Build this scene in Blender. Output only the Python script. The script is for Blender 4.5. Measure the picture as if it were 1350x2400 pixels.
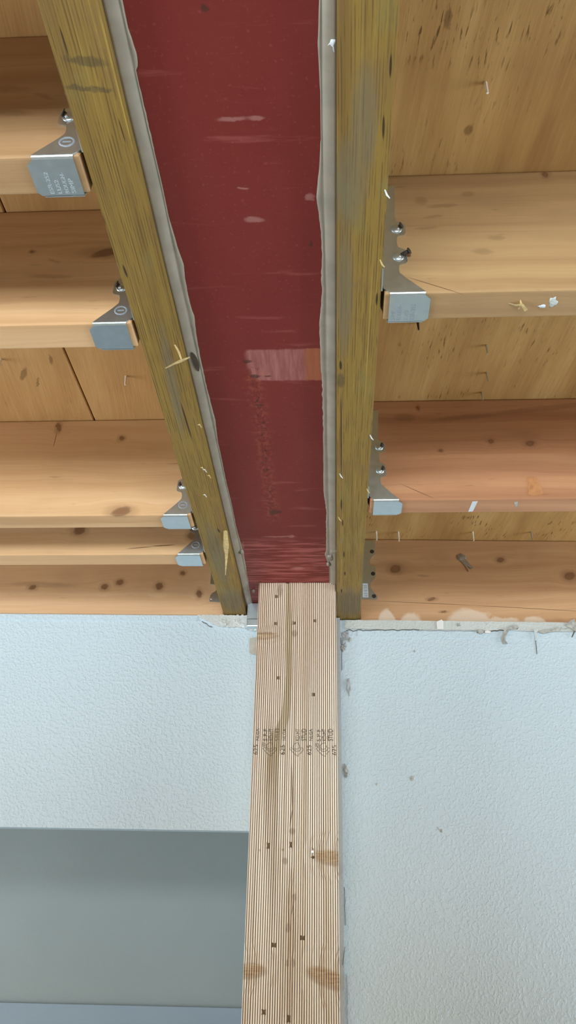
import bpy, bmesh, math, random
from mathutils import Vector, Matrix, noise as mnoise

# ------------------------------------------------------------------ clear
for o in list(bpy.data.objects):
    bpy.data.objects.remove(o, do_unlink=True)
SC = bpy.context.scene
COL = SC.collection
random.seed(7)

# ------------------------------------------------------------------ camera
CAM_Z = 1.8
cam_d = bpy.data.cameras.new('camera')
cam_d.sensor_fit = 'VERTICAL'
cam_d.sensor_height = 24.0
cam_d.lens = 24.0 * 1943.0 / 2400.0
cam_d.clip_start = 0.01
cam = bpy.data.objects.new('camera', cam_d)
COL.objects.link(cam)
cam.matrix_world = Matrix(((0.9985, 0.0079, 0.0536, 0.0),
                           (0.0505, -0.4937, -0.8682, 0.0),
                           (0.0195, 0.8696, -0.4934, CAM_Z),
                           (0, 0, 0, 1)))
_q = cam.matrix_world.to_quaternion().normalized()
cam.matrix_world = Matrix.Translation((0, 0, CAM_Z)) @ _q.to_matrix().to_4x4()
SC.camera = cam

# ------------------------------------------------------------------ world, daylight, exposure
vs = SC.view_settings
vs.view_transform = 'Standard'
vs.look = 'None'
vs.gamma = 1.0
vs.use_curve_mapping = False
vs.exposure = 0.72

world = bpy.data.worlds.new('world')
SC.world = world
world.use_nodes = True
world.node_tree.nodes['Background'].inputs[0].default_value = (0.80, 0.92, 1.0, 1)
world.node_tree.nodes['Background'].inputs[1].default_value = 1.2

def window_or_fill_light(name, loc, direction, sx, sy, power, color):
    l = bpy.data.lights.new(name, 'AREA')
    l.shape = 'RECTANGLE'
    l.size, l.size_y = sx, sy
    l.energy = power
    l.color = color
    o = bpy.data.objects.new(name, l)
    COL.objects.link(o)
    o.location = loc
    o.rotation_euler = Vector(direction).to_track_quat('-Z', 'Z').to_euler()
    return o

DAY = (0.88, 0.96, 1.0)
# daylight entering by the glazed opening behind the camera and by the high windows of both side walls
window_or_fill_light('daylight_back_window', (-0.3, -2.93, 1.15), (0, 1, 0.0), 2.6, 1.9, 230, DAY)
window_or_fill_light('daylight_right_window', (2.93, 0.55, 1.45), (-1, 0, 0), 1.3, 1.5, 38, DAY)
window_or_fill_light('daylight_left_window', (-2.93, 0.45, 1.45), (1, 0, 0), 1.3, 1.5, 38, DAY)
window_or_fill_light('far_room_fill_light', (-2.93, 2.05, 1.30), (1, 0, 0), 0.8, 1.4, 5, DAY)  # added fill light to even out the far wall; no window opening here

# ------------------------------------------------------------------ node helpers
def srgb(r, g, b):
    def f(c):
        c /= 255.0
        return c / 12.92 if c <= 0.04045 else ((c + 0.055) / 1.055) ** 2.4
    return (f(r), f(g), f(b), 1.0)

class V:
    def __init__(s, m, sock): s.m, s.s = m, sock
    def __add__(s, o): return s.m.math('ADD', s, o)
    __radd__ = __add__
    def __sub__(s, o): return s.m.math('SUBTRACT', s, o)
    def __rsub__(s, o): return s.m.math('SUBTRACT', o, s)
    def __mul__(s, o): return s.m.math('MULTIPLY', s, o)
    __rmul__ = __mul__
    def __truediv__(s, o): return s.m.math('DIVIDE', s, o)

class Mat:
    def __init__(s, name, rough=0.6, metal=0.0, spec=0.5):
        s.mat = bpy.data.materials.new(name)
        s.mat.use_nodes = True
        s.t = s.mat.node_tree
        s.bsdf = s.t.nodes['Principled BSDF']
        s.bsdf.inputs['Roughness'].default_value = rough
        s.bsdf.inputs['Metallic'].default_value = metal
        s.bsdf.inputs['Specular IOR Level'].default_value = spec
        g = s.t.nodes.new('ShaderNodeNewGeometry')
        s.pos = g.outputs['Position']
        sp = s.t.nodes.new('ShaderNodeSeparateXYZ')
        s.t.links.new(s.pos, sp.inputs[0])
        s.x, s.y, s.z = V(s, sp.outputs[0]), V(s, sp.outputs[1]), V(s, sp.outputs[2])
    def put(s, inp, v):
        if isinstance(v, V): s.t.links.new(v.s, inp)
        elif isinstance(v, (tuple, list)) and hasattr(inp, 'default_value'):
            n = len(inp.default_value)
            inp.default_value = (tuple(v) + (1.0,))[:n] if len(v) < n else tuple(v)[:n]
        else: inp.default_value = v
    def math(s, op, a, b=0.0, c=None, clamp=False):
        n = s.t.nodes.new('ShaderNodeMath'); n.operation = op; n.use_clamp = clamp
        s.put(n.inputs[0], a); s.put(n.inputs[1], b)
        if c is not None: s.put(n.inputs[2], c)
        return V(s, n.outputs[0])
    def vec(s, x, y, z=0.0):
        n = s.t.nodes.new('ShaderNodeCombineXYZ')
        s.put(n.inputs[0], x); s.put(n.inputs[1], y); s.put(n.inputs[2], z)
        return V(s, n.outputs[0])
    def noise(s, vec, scale=1.0, detail=3.0, rough=0.55, dist=0.0):
        n = s.t.nodes.new('ShaderNodeTexNoise')
        s.put(n.inputs['Vector'], vec)
        n.inputs['Scale'].default_value = scale
        n.inputs['Detail'].default_value = detail
        n.inputs['Roughness'].default_value = rough
        n.inputs['Distortion'].default_value = dist
        return V(s, n.outputs['Fac'])
    def smooth(s, v, a, b, lo=0.0, hi=1.0):
        n = s.t.nodes.new('ShaderNodeMapRange')
        n.interpolation_type = 'SMOOTHSTEP'
        s.put(n.inputs[0], v)
        if a > b: a, b, lo, hi = b, a, hi, lo
        n.inputs[1].default_value = a; n.inputs[2].default_value = b
        n.inputs[3].default_value = lo; n.inputs[4].default_value = hi
        return V(s, n.outputs[0])
    def mix(s, f, a, b, mode='MIX'):
        n = s.t.nodes.new('ShaderNodeMix'); n.data_type = 'RGBA'; n.blend_type = mode
        s.put(n.inputs[0], f); s.put(n.inputs[6], a); s.put(n.inputs[7], b)
        return V(s, n.outputs[2])
    def ramp(s, f, stops):
        n = s.t.nodes.new('ShaderNodeValToRGB')
        s.put(n.inputs[0], f)
        e = n.color_ramp.elements
        while len(e) < len(stops): e.new(0.5)
        for k, (p, c) in enumerate(stops):
            e[k].position = p; e[k].color = tuple(c)[:3] + (1.0,)
        return V(s, n.outputs[0])
    def spot(s, p, cx, cy, rx, ry, ang=0.0, soft=0.6):
        """1 inside the ellipse, 0 outside; p is a vector value in metres"""
        c, q = math.cos(ang), math.sin(ang)
        def dot(vx, vy, off):
            n = s.t.nodes.new('ShaderNodeVectorMath'); n.operation = 'DOT_PRODUCT'
            s.t.links.new(p.s, n.inputs[0]); n.inputs[1].default_value = (vx, vy, 0)
            return s.math('ADD', V(s, n.outputs['Value']), off)
        a = dot(c / rx, q / rx, -(cx * c + cy * q) / rx)
        b = dot(-q / ry, c / ry, -(-cx * q + cy * c) / ry)
        d = a * a + b * b
        return s.smooth(d, 1.0 + soft, 1.0 - soft * 0.9)
    def line(s, p, x1, y1, x2, y2, w, soft=0.6):
        L = math.hypot(x2 - x1, y2 - y1)
        return s.spot(p, (x1 + x2) / 2, (y1 + y2) / 2, L / 2, w / 2, math.atan2(y2 - y1, x2 - x1), soft)
    def any(s, l):
        r = l[0]
        for k in l[1:]: r = s.math('MAXIMUM', r, k)
        return r
    def bump(s, h, dist=0.001, strength=1.0):
        n = s.t.nodes.new('ShaderNodeBump')
        n.inputs['Strength'].default_value = strength
        n.inputs['Distance'].default_value = dist
        s.put(n.inputs['Height'], h)
        s.t.links.new(n.outputs[0], s.bsdf.inputs['Normal'])
    def color(s, c): s.put(s.bsdf.inputs['Base Color'], c); return s
    def rough(s, v): s.put(s.bsdf.inputs['Roughness'], v); return s

def plain(name, c, rough=0.6, metal=0.0, var=0.15, scale=60.0):
    m = Mat(name, rough, metal)
    n = m.noise(m.vec(m.x, m.y, m.z), scale, 4)
    c2 = tuple(k * (1 - var) for k in c[:3]) + (1,)
    c3 = tuple(min(1, k * (1 + var)) for k in c[:3]) + (1,)
    m.color(m.mix(m.smooth(n, 0.3, 0.7), c2, c3))
    return m

# ------------------------------------------------------------------ materials
def joist_material(name, light, mid, dark, knots=(), cracks=(), smears=(), patches=(), seed=0.0, blot=0.5):
    """wood running along X; knots (x, z, r, stretch), smears dark, patches of pale plaster"""
    m = Mat(name, 0.55, spec=0.35)
    v = m.z - m.y * 0.9
    wob = m.noise(m.vec(m.x * 3.0 + seed, v * 9.0, 0.0), 1.0, 3)
    p = m.vec(m.x, v, 0.0)
    defl = None
    for (kx, kz, r, st) in knots:
        g = m.spot(p, kx, kz, r * st * 3.2, r * 2.8, 0, 0.95)
        t = g * (v - kz) * 0.55
        defl = t if defl is None else defl + t
    vv = v + wob * 0.030
    if defl is not None: vv = vv - defl
    broad = m.noise(m.vec(m.x * 1.1 + seed, vv * 34.0, seed), 1.0, 4, 0.6)
    fine = m.noise(m.vec(m.x * 5.0, vv * 300.0, seed), 1.0, 3, 0.6)
    blotch = m.noise(m.vec(m.x * 7.0 + seed * 2, v * 14.0, 3.0), 1.0, 3, 0.5)
    c = m.ramp(broad, [(0.25, light), (0.5, mid), (0.72, dark), (0.85, mid)])
    c = m.mix(m.smooth(fine, 0.52, 0.75) * 0.30, c, dark)
    c = m.mix(m.smooth(blotch, 0.50, 0.75) * blot, c, tuple(k * 0.80 for k in mid[:3]) + (1,))
    flecks = m.noise(m.vec(m.x * 30.0 + seed, v * 180.0, 5.0), 1.0, 2, 0.5)
    c = m.mix(m.smooth(flecks, 0.66, 0.80) * 0.35, c, tuple(k * 0.45 for k in dark[:3]) + (1,))
    w = m.noise(m.vec(m.x * 160, v * 160, seed), 1.0, 2)
    pw = m.vec(m.x + (w - 0.5) * 0.006, v + (wob - 0.5) * 0.004 + (w - 0.5) * 0.004, 0.0)
    if smears:
        sm = m.any([m.line(pw, *a, soft=0.9) for a in smears])
        c = m.mix(sm * 0.30, c, tuple(k * 0.42 for k in dark[:3]) + (1,))
    if knots:
        halo = m.any([m.spot(pw, kx, kz, r * st * 1.7, r * 1.6, 0, 0.9) for kx, kz, r, st in knots])
        core = m.any([m.spot(pw, kx, kz, r * st, r, 0.3, 0.5) for kx, kz, r, st in knots])
        ring = m.any([m.spot(pw, kx, kz, r * st * 0.62, r * 0.62, 0.3, 0.5) for kx, kz, r, st in knots])
        c = m.mix(halo * 0.5, c, tuple(k * 0.7 for k in dark[:3]) + (1,))
        c = m.mix(core * 0.62, c, srgb(96, 62, 38))
        c = m.mix(ring * 0.6, c, srgb(140, 98, 66))
    if cracks:
        c = m.mix(m.any([m.line(p, *a) for a in cracks]) * 0.75, c, srgb(74, 46, 26))
    if patches:
        w2 = m.noise(m.vec(m.x * 45, v * 45, 9.0), 1.0, 3)
        pp = m.vec(m.x + (w2 - 0.5) * 0.016, v + (w2 - 0.5) * 0.02, 0.0)
        pm = m.any([m.spot(pp, *a, soft=0.35) for a in patches])
        c = m.mix(pm * 0.62, c, srgb(222, 208, 190))
    m.color(c)
    m.bump(fine * 0.5 + broad * 0.5, 0.0006, 0.5)
    return m

def kv(x, z, y):  # helper: (x, z) on a face at depth y expressed in the (x, v) plane
    return (x, z - 0.9 * y)

def treated_material(name, marks=(), cracks=(), greys=(), seed=0.0):
    m = Mat(name, 0.6, spec=0.3)
    u = m.x - m.z * 0.8
    wob = m.noise(m.vec(m.y * 1.6 + seed, u * 6.0, seed), 1.0, 2)
    uu = u + wob * 0.012
    lines = m.noise(m.vec(uu * 420.0, m.y * 2.2, seed), 1.0, 3, 0.6)
    bands = m.noise(m.vec(uu * 60.0, m.y * 1.2, seed + 4), 1.0, 3, 0.5)
    ph = m.noise(m.vec(uu * 70.0, m.y * 1.5, seed), 1.0, 2, 0.5)
    ring = m.math('SINE', uu * 2500.0 + ph * 12.0) * 0.5 + 0.5
    brk = m.noise(m.vec(uu * 300.0, m.y * 14.0, seed + 1), 1.0, 3, 0.6)
    ring = ring * m.smooth(brk, 0.36, 0.60, 0.1, 1.0)
    blot = m.noise(m.vec(m.x * 22, m.y * 11, seed), 1.0, 4, 0.6)
    c = m.ramp(bands, [(0.25, srgb(130, 104, 50)), (0.5, srgb(139, 112, 52)), (0.75, srgb(118, 92, 45))])
    c = m.mix(m.smooth(ring, 0.45, 0.95) * 0.70, c, srgb(84, 64, 30))
    c = m.mix(m.smooth(lines, 0.56, 0.68) * 0.5, c, srgb(92, 72, 38))
    c = m.mix(m.smooth(lines, 0.40, 0.30) * 0.4, c, srgb(196, 170, 84))
    c = m.mix(m.smooth(blot, 0.50, 0.72) * 0.5, c, srgb(120, 92, 56))
    c = m.mix(m.smooth(blot, 0.46, 0.30) * 0.35, c, srgb(128, 122, 74))
    w = m.noise(m.vec(m.x * 150, m.y * 150, 2.0), 1.0, 2)
    p = m.vec(m.x + (w - 0.5) * 0.005, m.y + (w - 0.5) * 0.008, 0.0)
    if greys:
        c = m.mix(m.any([m.spot(p, *a, soft=0.9) for a in greys]) * 0.5, c, srgb(104, 100, 86))
    if marks:
        c = m.mix(m.any([m.spot(p, *a, soft=0.8) for a in marks]) * 0.6, c, srgb(70, 64, 44))
    if cracks:
        p0 = m.vec(m.x, m.y, 0.0)
        c = m.mix(m.any([m.line(p0, *a) for a in cracks]) * 0.9, c, srgb(44, 30, 14))
    m.color(c)
    m.bump(lines * 0.5 - ring * 0.5, 0.0010, 0.6)
    return m

def steel_red_material():
    m = Mat('red_oxide_primer', 0.55, spec=0.25)
    n1 = m.noise(m.vec(m.x * 9, m.y * 5, 0), 1.0, 4, 0.6)
    n2 = m.noise(m.vec(m.x * 9, m.y * 70, 0), 1.0, 3, 0.6)
    n3 = m.noise(m.vec(m.x * 260, m.y * 260, 0), 1.0, 2, 0.5)
    c = m.ramp(n1, [(0.3, srgb(108, 37, 33)), (0.55, srgb(113, 41, 36)), (0.75, srgb(113, 46, 41))])
    c = m.mix(m.smooth(n2, 0.60, 0.74) * 0.22, c, srgb(176, 104, 98))
    w = m.noise(m.vec(m.x * 90, m.y * 90, 1.0), 1.0, 4, 0.6)
    p = m.vec(m.x + (w - 0.5) * 0.012, m.y + (w - 0.5) * 0.006, 0.0)
    # worn rectangle of bare, paler primer
    sx = m.smooth(p_x(m, p), -0.100, -0.092) * m.smooth(p_x(m, p), 0.004, -0.002)
    sy = m.smooth(p_y(m, p), 0.7155, 0.7195) * m.smooth(p_y(m, p), 0.7745, 0.7705)
    corner = m.smooth(p_x(m, p) * 1.9 - p_y(m, p), -0.945, -0.930)
    st = m.noise(m.vec(m.x * 210, m.y * 18, 0), 1.0, 3, 0.6)
    patch = sx * sy * corner
    c = m.mix(patch * 0.60, c, m.mix(m.smooth(st, 0.35, 0.7), srgb(150, 96, 92), srgb(184, 124, 118)))
    c = m.mix(patch * m.smooth(m.x, -0.034, -0.026) * 0.75, c, srgb(156, 88, 48))
    # streak of rust and pitting running along the flange
    path = m.x + 0.0905 + (m.noise(m.vec(m.y * 9, 0, 0), 1.0, 3) - 0.5) * 0.012
    on = m.smooth(m.y, 0.735, 0.765) * m.smooth(m.y, 1.14, 1.09)
    pit = m.noise(m.vec(m.x * 170, m.y * 120, 2.0), 1.0, 3, 0.6)
    band = m.smooth(m.math('ABSOLUTE', path), 0.017, 0.004)
    c = m.mix(band * on * m.smooth(pit, 0.45, 0.62) * 0.34, c, srgb(150, 84, 60))
    band2 = m.smooth(m.math('ABSOLUTE', path - 0.001), 0.008, 0.002)
    pit2 = m.noise(m.vec(m.x * 240, m.y * 110, 7.0), 1.0, 2, 0.6)
    c = m.mix(band2 * on * m.smooth(pit2, 0.56, 0.66) * 0.85, c, srgb(58, 34, 26))
    # dark nicks
    nicks = [(-0.0960, 0.738, .006, .003), (-0.0894, 0.7644, .0055, .003), (-0.0746, 0.7644, .004, .0015),
             (-0.0186, 0.5655, .0022, .004), (-0.0903, 0.3414, .0024, .0026), (-0.0905, 1.087, .006, .008),
             (-0.0895, 0.8206, .005, .002), (-0.0830, 1.0871, .006, .006)]
    c = m.mix(m.any([m.spot(p, a, b, r, q, 0, 0.7) for a, b, r, q in nicks]) * 0.75, c, srgb(66, 40, 32))
    # pale scuffs
    scf = [(-0.0186, 0.5113, .004, .004), (-0.0800, 0.4311, .012, .002), (-0.060, 0.4311, .006, .002),
           (-0.085, 1.1668, .024, .0022), (-0.066, 1.166, .004, .005), (-0.146, 1.197, .002, .012),
           (-0.077, 0.50, .004, .001), (-0.072, 0.535, .008, .003), (-0.06, 1.283, .010, .006)]
    c = m.mix(m.any([m.spot(p, a, b, r, q, 0, 0.9) for a, b, r, q in scf]) * 0.26, c, srgb(206, 160, 152))
    # brushed, thinner paint close to the post
    br = m.noise(m.vec(m.x * 14, m.y * 130, 0), 1.0, 3, 0.6)
    c = m.mix(m.smooth(m.y, 1.16, 1.20) * m.smooth(br, 0.42, 0.62) * 0.5, c, srgb(186, 106, 100))
    c = m.mix(m.smooth(n3, 0.60, 0.75) * 0.10, c, srgb(190, 120, 110))
    m.color(c)
    m.bump(n3 * 0.4 + pit * band * on, 0.0004, 0.4)
    return m
def p_x(m, p):
    n = m.t.nodes.new('ShaderNodeSeparateXYZ'); m.t.links.new(p.s, n.inputs[0]); return V(m, n.outputs[0])
def p_y(m, p):
    n = m.t.nodes.new('ShaderNodeSeparateXYZ'); m.t.links.new(p.s, n.inputs[0]); return V(m, n.outputs[1])

def sheathing_material(name, light, mid, dark, specks=0.6, spots=(), seed=0.0):
    m = Mat(name, 0.6, spec=0.3)
    tilt = m.x + m.y * 0.10
    broad = m.noise(m.vec(tilt * 16 + seed, m.y * 2.4, 0), 1.0, 4, 0.6)
    fine = m.noise(m.vec(tilt * 190, m.y * 9, seed), 1.0, 3, 0.6)
    c = m.ramp(broad, [(0.28, dark), (0.5, mid), (0.7, light)])
    c = m.mix(m.smooth(fine, 0.5, 0.75) * 0.3, c, dark)
    sp = m.noise(m.vec(tilt * 300 + seed, m.y * 42, 2), 1.0, 3, 0.55)
    reg = m.noise(m.vec(m.x * 9 + seed, m.y * 8, 8), 1.0, 3, 0.6)
    c = m.mix(m.smooth(sp, 0.57, 0.68) * m.smooth(reg, 0.46, 0.66) * specks, c, srgb(70, 46, 20))
    if spots:
        w = m.noise(m.vec(m.x * 150, m.y * 150, 2.0), 1.0, 2)
        p = m.vec(m.x + (w - 0.5) * 0.005, m.y + (w - 0.5) * 0.008, 0.0)
        c = m.mix(m.any([m.spot(p, *a, soft=0.7) for a in spots]) * 0.5, c, srgb(76, 50, 26))
    m.color(c)
    m.bump(fine, 0.0008, 0.5)
    return m

def stud_material():
    m = Mat('pale_spruce_stud', 0.6, spec=0.3)
    side = m.y * 1.0
    u = m.x - side
    XS = 1.341  # front face depth, so u = x - 1.341 there
    p = m.vec(m.x, m.z, 0.0)
    wob = m.noise(m.vec(m.z * 1.3, u * 5.0, 0), 1.0, 2)
    uu = u + wob * 0.006
    kn = [(-0.004, 1.9660, .026, .0085, -0.12, .9), (-0.1270, 1.8150, .026, .0080, 0.06, -1.), (-0.0110, 1.8080, .030, .0095, -0.30, .9),
          (-0.1230, 2.3195, .026, .0050, 0.05, -.6)]
    for x, z, rx, rz, an, sg in kn:
        g = m.spot(p, x, z, rx * 1.5, rz * 3.2, an, 0.98)
        uu = uu + g * (0.0065 * sg)
    for x, z in ((-0.0670, 2.3216), (-0.0691, 1.8686), (-0.0650, 1.8235), (-0.0605, 1.9092), (-0.0754, 1.9586)):
        g = m.spot(p, x, z, .014, .034, 0, 0.98)
        uu = uu - g * (m.x - x) * 0.28
    amp = m.noise(m.vec(uu * 75.0, m.z * 1.0, 9), 1.0, 2, 0.5)
    ph = m.noise(m.vec(uu * 60.0, m.z * 0.6, 4), 1.0, 2, 0.5)
    sn = m.math('SINE', uu * 1750.0 + ph * 9.0)
    lines = (sn * 0.5 + 0.5) * m.smooth(amp, 0.36, 0.60, 0.30, 1.0)
    fine = m.noise(m.vec(uu * 1100.0, m.z * 3.0, 0), 1.0, 2, 0.5)
    bands = m.noise(m.vec(uu * 55.0, m.z * 0.9, 3), 1.0, 3, 0.5)
    c = m.ramp(bands, [(0.28, srgb(242, 228, 206)), (0.5, srgb(247, 236, 218)), (0.72, srgb(233, 214, 188))])
    c = m.mix(m.smooth(lines, 0.40, 1.0) * 0.62, c, srgb(166, 130, 92))
    c = m.mix(m.smooth(lines, 0.25, 0.0) * 0.25, c, srgb(246, 234, 212))
    c = m.mix(m.smooth(fine, 0.55, 0.75) * 0.18, c, srgb(160, 122, 84))
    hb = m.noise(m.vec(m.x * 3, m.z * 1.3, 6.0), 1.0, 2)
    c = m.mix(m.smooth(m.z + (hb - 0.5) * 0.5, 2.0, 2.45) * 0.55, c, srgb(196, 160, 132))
    # olive strip of wane and pitch wandering down the board
    zn = m.math('DIVIDE', m.z - 1.7, 0.75, clamp=True)
    def g(v): return (v, v, v)
    cen = m.ramp(zn, [(0.40, g(0.50)), (0.50, g(0.475)), (0.545, g(0.473)), (0.599, g(0.535)), (0.636, g(0.655)), (0.713, g(0.698)), (0.813, g(0.694)), (0.957, g(0.66))])
    wid = m.ramp(zn, [(0.30, g(0.20)), (0.48, g(0.50)), (0.60, g(0.60)), (0.70, g(0.34)), (0.85, g(0.38)), (0.957, g(0.16))])
    fc = m.t.nodes.new('ShaderNodeRGBToBW'); m.t.links.new(cen.s, fc.inputs[0])
    fw = m.t.nodes.new('ShaderNodeRGBToBW'); m.t.links.new(wid.s, fw.inputs[0])
    center = V(m, fc.outputs[0]) * 0.10 - 0.1450
    width = V(m, fw.outputs[0]) * 0.016
    wn = m.noise(m.vec(m.z * 26, m.x * 20, 0), 1.0, 3)
    d = m.math('ABSOLUTE', m.x - center + (wn - 0.5) * 0.006) / width
    wane = m.smooth(d, 1.15, 0.75) * m.smooth(m.z, 2.02, 2.12) * m.smooth(m.y, 1.3415, 1.3412)
    c = m.mix(wane * 0.60, c, m.mix(m.smooth(fine, 0.4, 0.7), srgb(172, 152, 108), srgb(152, 128, 84)))
    # brown heart streaks below the stamp
    hs = m.spot(p, -0.098, 2.03, .010, .14, 0.05, 0.95)
    c = m.mix(hs * 0.30, c, srgb(150, 116, 72))
    heart = m.spot(p, -0.0660, 1.85, .012, .09, 0.0, 0.95)
    c = m.mix(heart * 0.28, c, srgb(176, 142, 96))
    w = m.noise(m.vec(m.x * 150, m.z * 150, 2.0), 1.0, 2)
    pw = m.vec(m.x + (w - 0.5) * 0.004, m.z + (w - 0.5) * 0.004, 0.0)
    core = m.any([m.spot(pw, x, z, rx, rz, an, 0.5) for x, z, rx, rz, an, sg in kn])
    rim = m.any([m.spot(pw, x, z - 0.004, rx * 1.08, rz * 1.1, an, 0.5) for x, z, rx, rz, an, sg in kn])
    kg = m.noise(m.vec(m.x * 60, m.z * 420, 0), 1.0, 3)
    c = m.mix(rim * 0.50, c, srgb(166, 128, 86))
    c = m.mix(core * 0.8, c, m.mix(m.smooth(kg, 0.35, 0.65), srgb(222, 198, 164), srgb(192, 156, 116)))
    small = [(-0.0670, 2.3216, .005, .006), (-0.0604, 1.8240, .0026, .005), (-0.0689, 1.8238, .0022, .005), (-0.0691, 1.8686, .0036, .006),
             (-0.0605, 1.9092, .0034, .0048), (-0.0754, 1.9586, .0042, .0050), (-0.0652, 2.0011, .0046, .0045), (-0.0940, 2.4020, .0045, .012),
             (-0.117, 2.322, .02, .002), (-0.1140, 1.9730, .0016, .002), (-0.079, 1.974, .0016, .002)]
    c = m.mix(m.any([m.spot(pw, a, b, r, q, 0, 0.7) for a, b, r, q in small]) * 0.45, c, srgb(130, 100, 70))
    cr = [(-0.0678, 2.10, -0.0655, 2.03, .0016), (-0.0650, 2.035, -0.0692, 2.008, .0018), (-0.0605, 1.905, -0.0650, 1.885, .0010), (-0.0680, 1.915, -0.0690, 1.872, .0010)]
    c = m.mix(m.any([m.line(p, *a) for a in cr]) * 0.75, c, srgb(108, 78, 48))
    m.color(c)
    m.bump(lines * 0.6 + fine * 0.4, 0.0005, 0.5)
    return m

def wall_material(name, c1, c2, peel=1.0, dirt=0.0, rough=0.5):
    m = Mat(name, rough, spec=0.45)
    v = m.vec(m.x, m.y, m.z)
    n1 = m.noise(v, 2.2, 3)
    n2 = m.noise(v, 210, 2, 0.5)
    n3 = m.noise(v, 330, 2, 0.5)
    c = m.mix(m.smooth(n1, 0.3, 0.7), c1, c2)
    if dirt:
        d = m.noise(v, 60, 4, 0.65)
        c = m.mix(m.smooth(d, 0.60, 0.72) * dirt, c, tuple(k * 0.6 for k in c2[:3]) + (1,))
    m.color(c)
    m.bump(m.smooth(n2, 0.42, 0.68) * 0.8 + n3 * 0.3, 0.0009 * peel, 0.65)
    return m

def galvanised(name, c, rough=0.30):
    m = Mat(name, rough, metal=0.95)
    n = m.noise(m.vec(m.x, m.y, m.z), 120, 3)
    k = m.noise(m.vec(m.x, m.y, m.z), 700, 2)
    m.color(m.mix(m.smooth(n, 0.2, 0.8), tuple(q * 0.92 for q in c[:3]) + (1,), c))
    m.rough(m.smooth(n, 0.2, 0.8, rough - 0.02, rough + 0.03))
    m.bump(k, 0.00005, 0.2)
    return m

M_WALL = wall_material('wall_paint_textured', srgb(188, 206, 217), srgb(194, 212, 223), 1.0)
M_WALLS = wall_material('wall_paint_plain', srgb(205, 212, 214), srgb(210, 218, 220), 0.2)
M_FAR = wall_material('grey_room_paint', srgb(154, 162, 160), srgb(160, 168, 166), 0.12)
M_BAND = wall_material('blue_grey_board_paint', srgb(150, 164, 176), srgb(156, 170, 182), 0.1)
M_PLASTER = wall_material('broken_plaster', srgb(206, 212, 212), srgb(186, 192, 190), 0.8, 0.35)
M_JOINT = wall_material('grey_joint_plaster', srgb(172, 178, 180), srgb(158, 164, 168), 0.6, 0.5)
M_DIRT = plain('torn_paper_grey', srgb(166, 167, 162), 0.8, 0, 0.25, 160)
M_CRACK = plain('crack_dirt', srgb(96, 92, 84), 0.9, 0, 0.3, 200)
M_SEAL = plain('grey_sealant', srgb(140, 133, 120), 0.42, 0, 0.10, 40)
M_GALV = galvanised('galvanised_steel', srgb(206, 220, 226))
M_NAIL = galvanised('bright_nail_steel', srgb(205, 208, 210), 0.25)
M_DARK = plain('dark_fastener', srgb(58, 52, 46), 0.6, 0.3, 0.25, 300)  # nails, and the painted shade of the bracket holes
M_INK = plain('stamp_ink', srgb(84, 72, 58), 0.8, 0, 0.25, 400)
M_ETCH = plain('etched_lettering', srgb(150, 158, 168), 0.6, 0.4, 0.1, 400)
M_ETCHL = plain('faint_etched_lettering', srgb(196, 206, 212), 0.5, 0.6, 0.1, 400)
M_GAP_SHADE = plain('dark_void', srgb(62, 52, 42), 0.9, 0, 0.2, 100)  # painted shade for the hole in the sealant, not a real void
M_PUNCH = plain('punched_wood', srgb(104, 84, 60), 0.8, 0, 0.35, 500)
M_LABEL = plain('sticker_paper', srgb(206, 214, 224), 0.6, 0, 0.05, 100)
M_SPLINT = plain('fresh_splinter', srgb(196, 172, 120), 0.7, 0, 0.2, 200)
M_NAILW = plain('pale_nail_tip', srgb(246, 244, 238), 0.4, 0.0, 0.1, 300)
M_CONC = plain('concrete_floor', srgb(176, 174, 168), 0.8, 0, 0.08, 8)
M_PART = plain('raw_particle_board', srgb(128, 112, 92), 0.8, 0, 0.1, 40)  # only for the added unseen light-blocking partition
M_FRAME = plain('white_window_frame', srgb(226, 228, 228), 0.4, 0, 0.03, 8)
M_ENDG = plain('sawn_end_grain', srgb(190, 146, 92), 0.8, 0, 0.25, 260)
M_CARD = plain('cardboard_shim', srgb(176, 174, 164), 0.8, 0, 0.1, 90)
M_RED = steel_red_material()
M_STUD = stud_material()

# ------------------------------------------------------------------ mesh helpers
ORIG = {}
def link(name, verts, faces, mat, parent=None, smooth=False, bevel=0.0, seg=2):
    """verts are in world metres; the object's origin goes to its base centre"""
    xs = [v[0] for v in verts]; ys = [v[1] for v in verts]; zs = [v[2] for v in verts]
    o0 = Vector(((min(xs) + max(xs)) / 2, (min(ys) + max(ys)) / 2, min(zs)))
    me = bpy.data.meshes.new(name)
    me.from_pydata([tuple(Vector(v) - o0) for v in verts], [], faces)
    bm = bmesh.new(); bm.from_mesh(me)
    bmesh.ops.recalc_face_normals(bm, faces=bm.faces)
    if bevel:
        bmesh.ops.bevel(bm, geom=list(bm.edges), offset=bevel, segments=seg, affect='EDGES', profile=0.6)
    bm.to_mesh(me); bm.free()
    if smooth:
        for pl in me.polygons: pl.use_smooth = True
    me.materials.append(mat.mat)
    ob = bpy.data.objects.new(name, me)
    COL.objects.link(ob)
    if parent is not None:
        ob.parent = parent
        ob.location = o0 - ORIG[parent.name]
    else:
        ob.location = o0
    ORIG[ob.name] = o0
    return ob

def empty(name, loc):
    e = bpy.data.objects.new(name, None)
    COL.objects.link(e)
    e.location = loc
    e.empty_display_size = 0.05
    ORIG[e.name] = Vector(loc)
    return e

def tag(o, label, cat, group=None):
    o['label'] = label; o['category'] = cat
    if group: o['group'] = group
    return o
def structure(o, label=None, cat=None):
    o['kind'] = 'structure'
    if label: o['label'] = label
    if cat: o['category'] = cat
    return o

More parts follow.
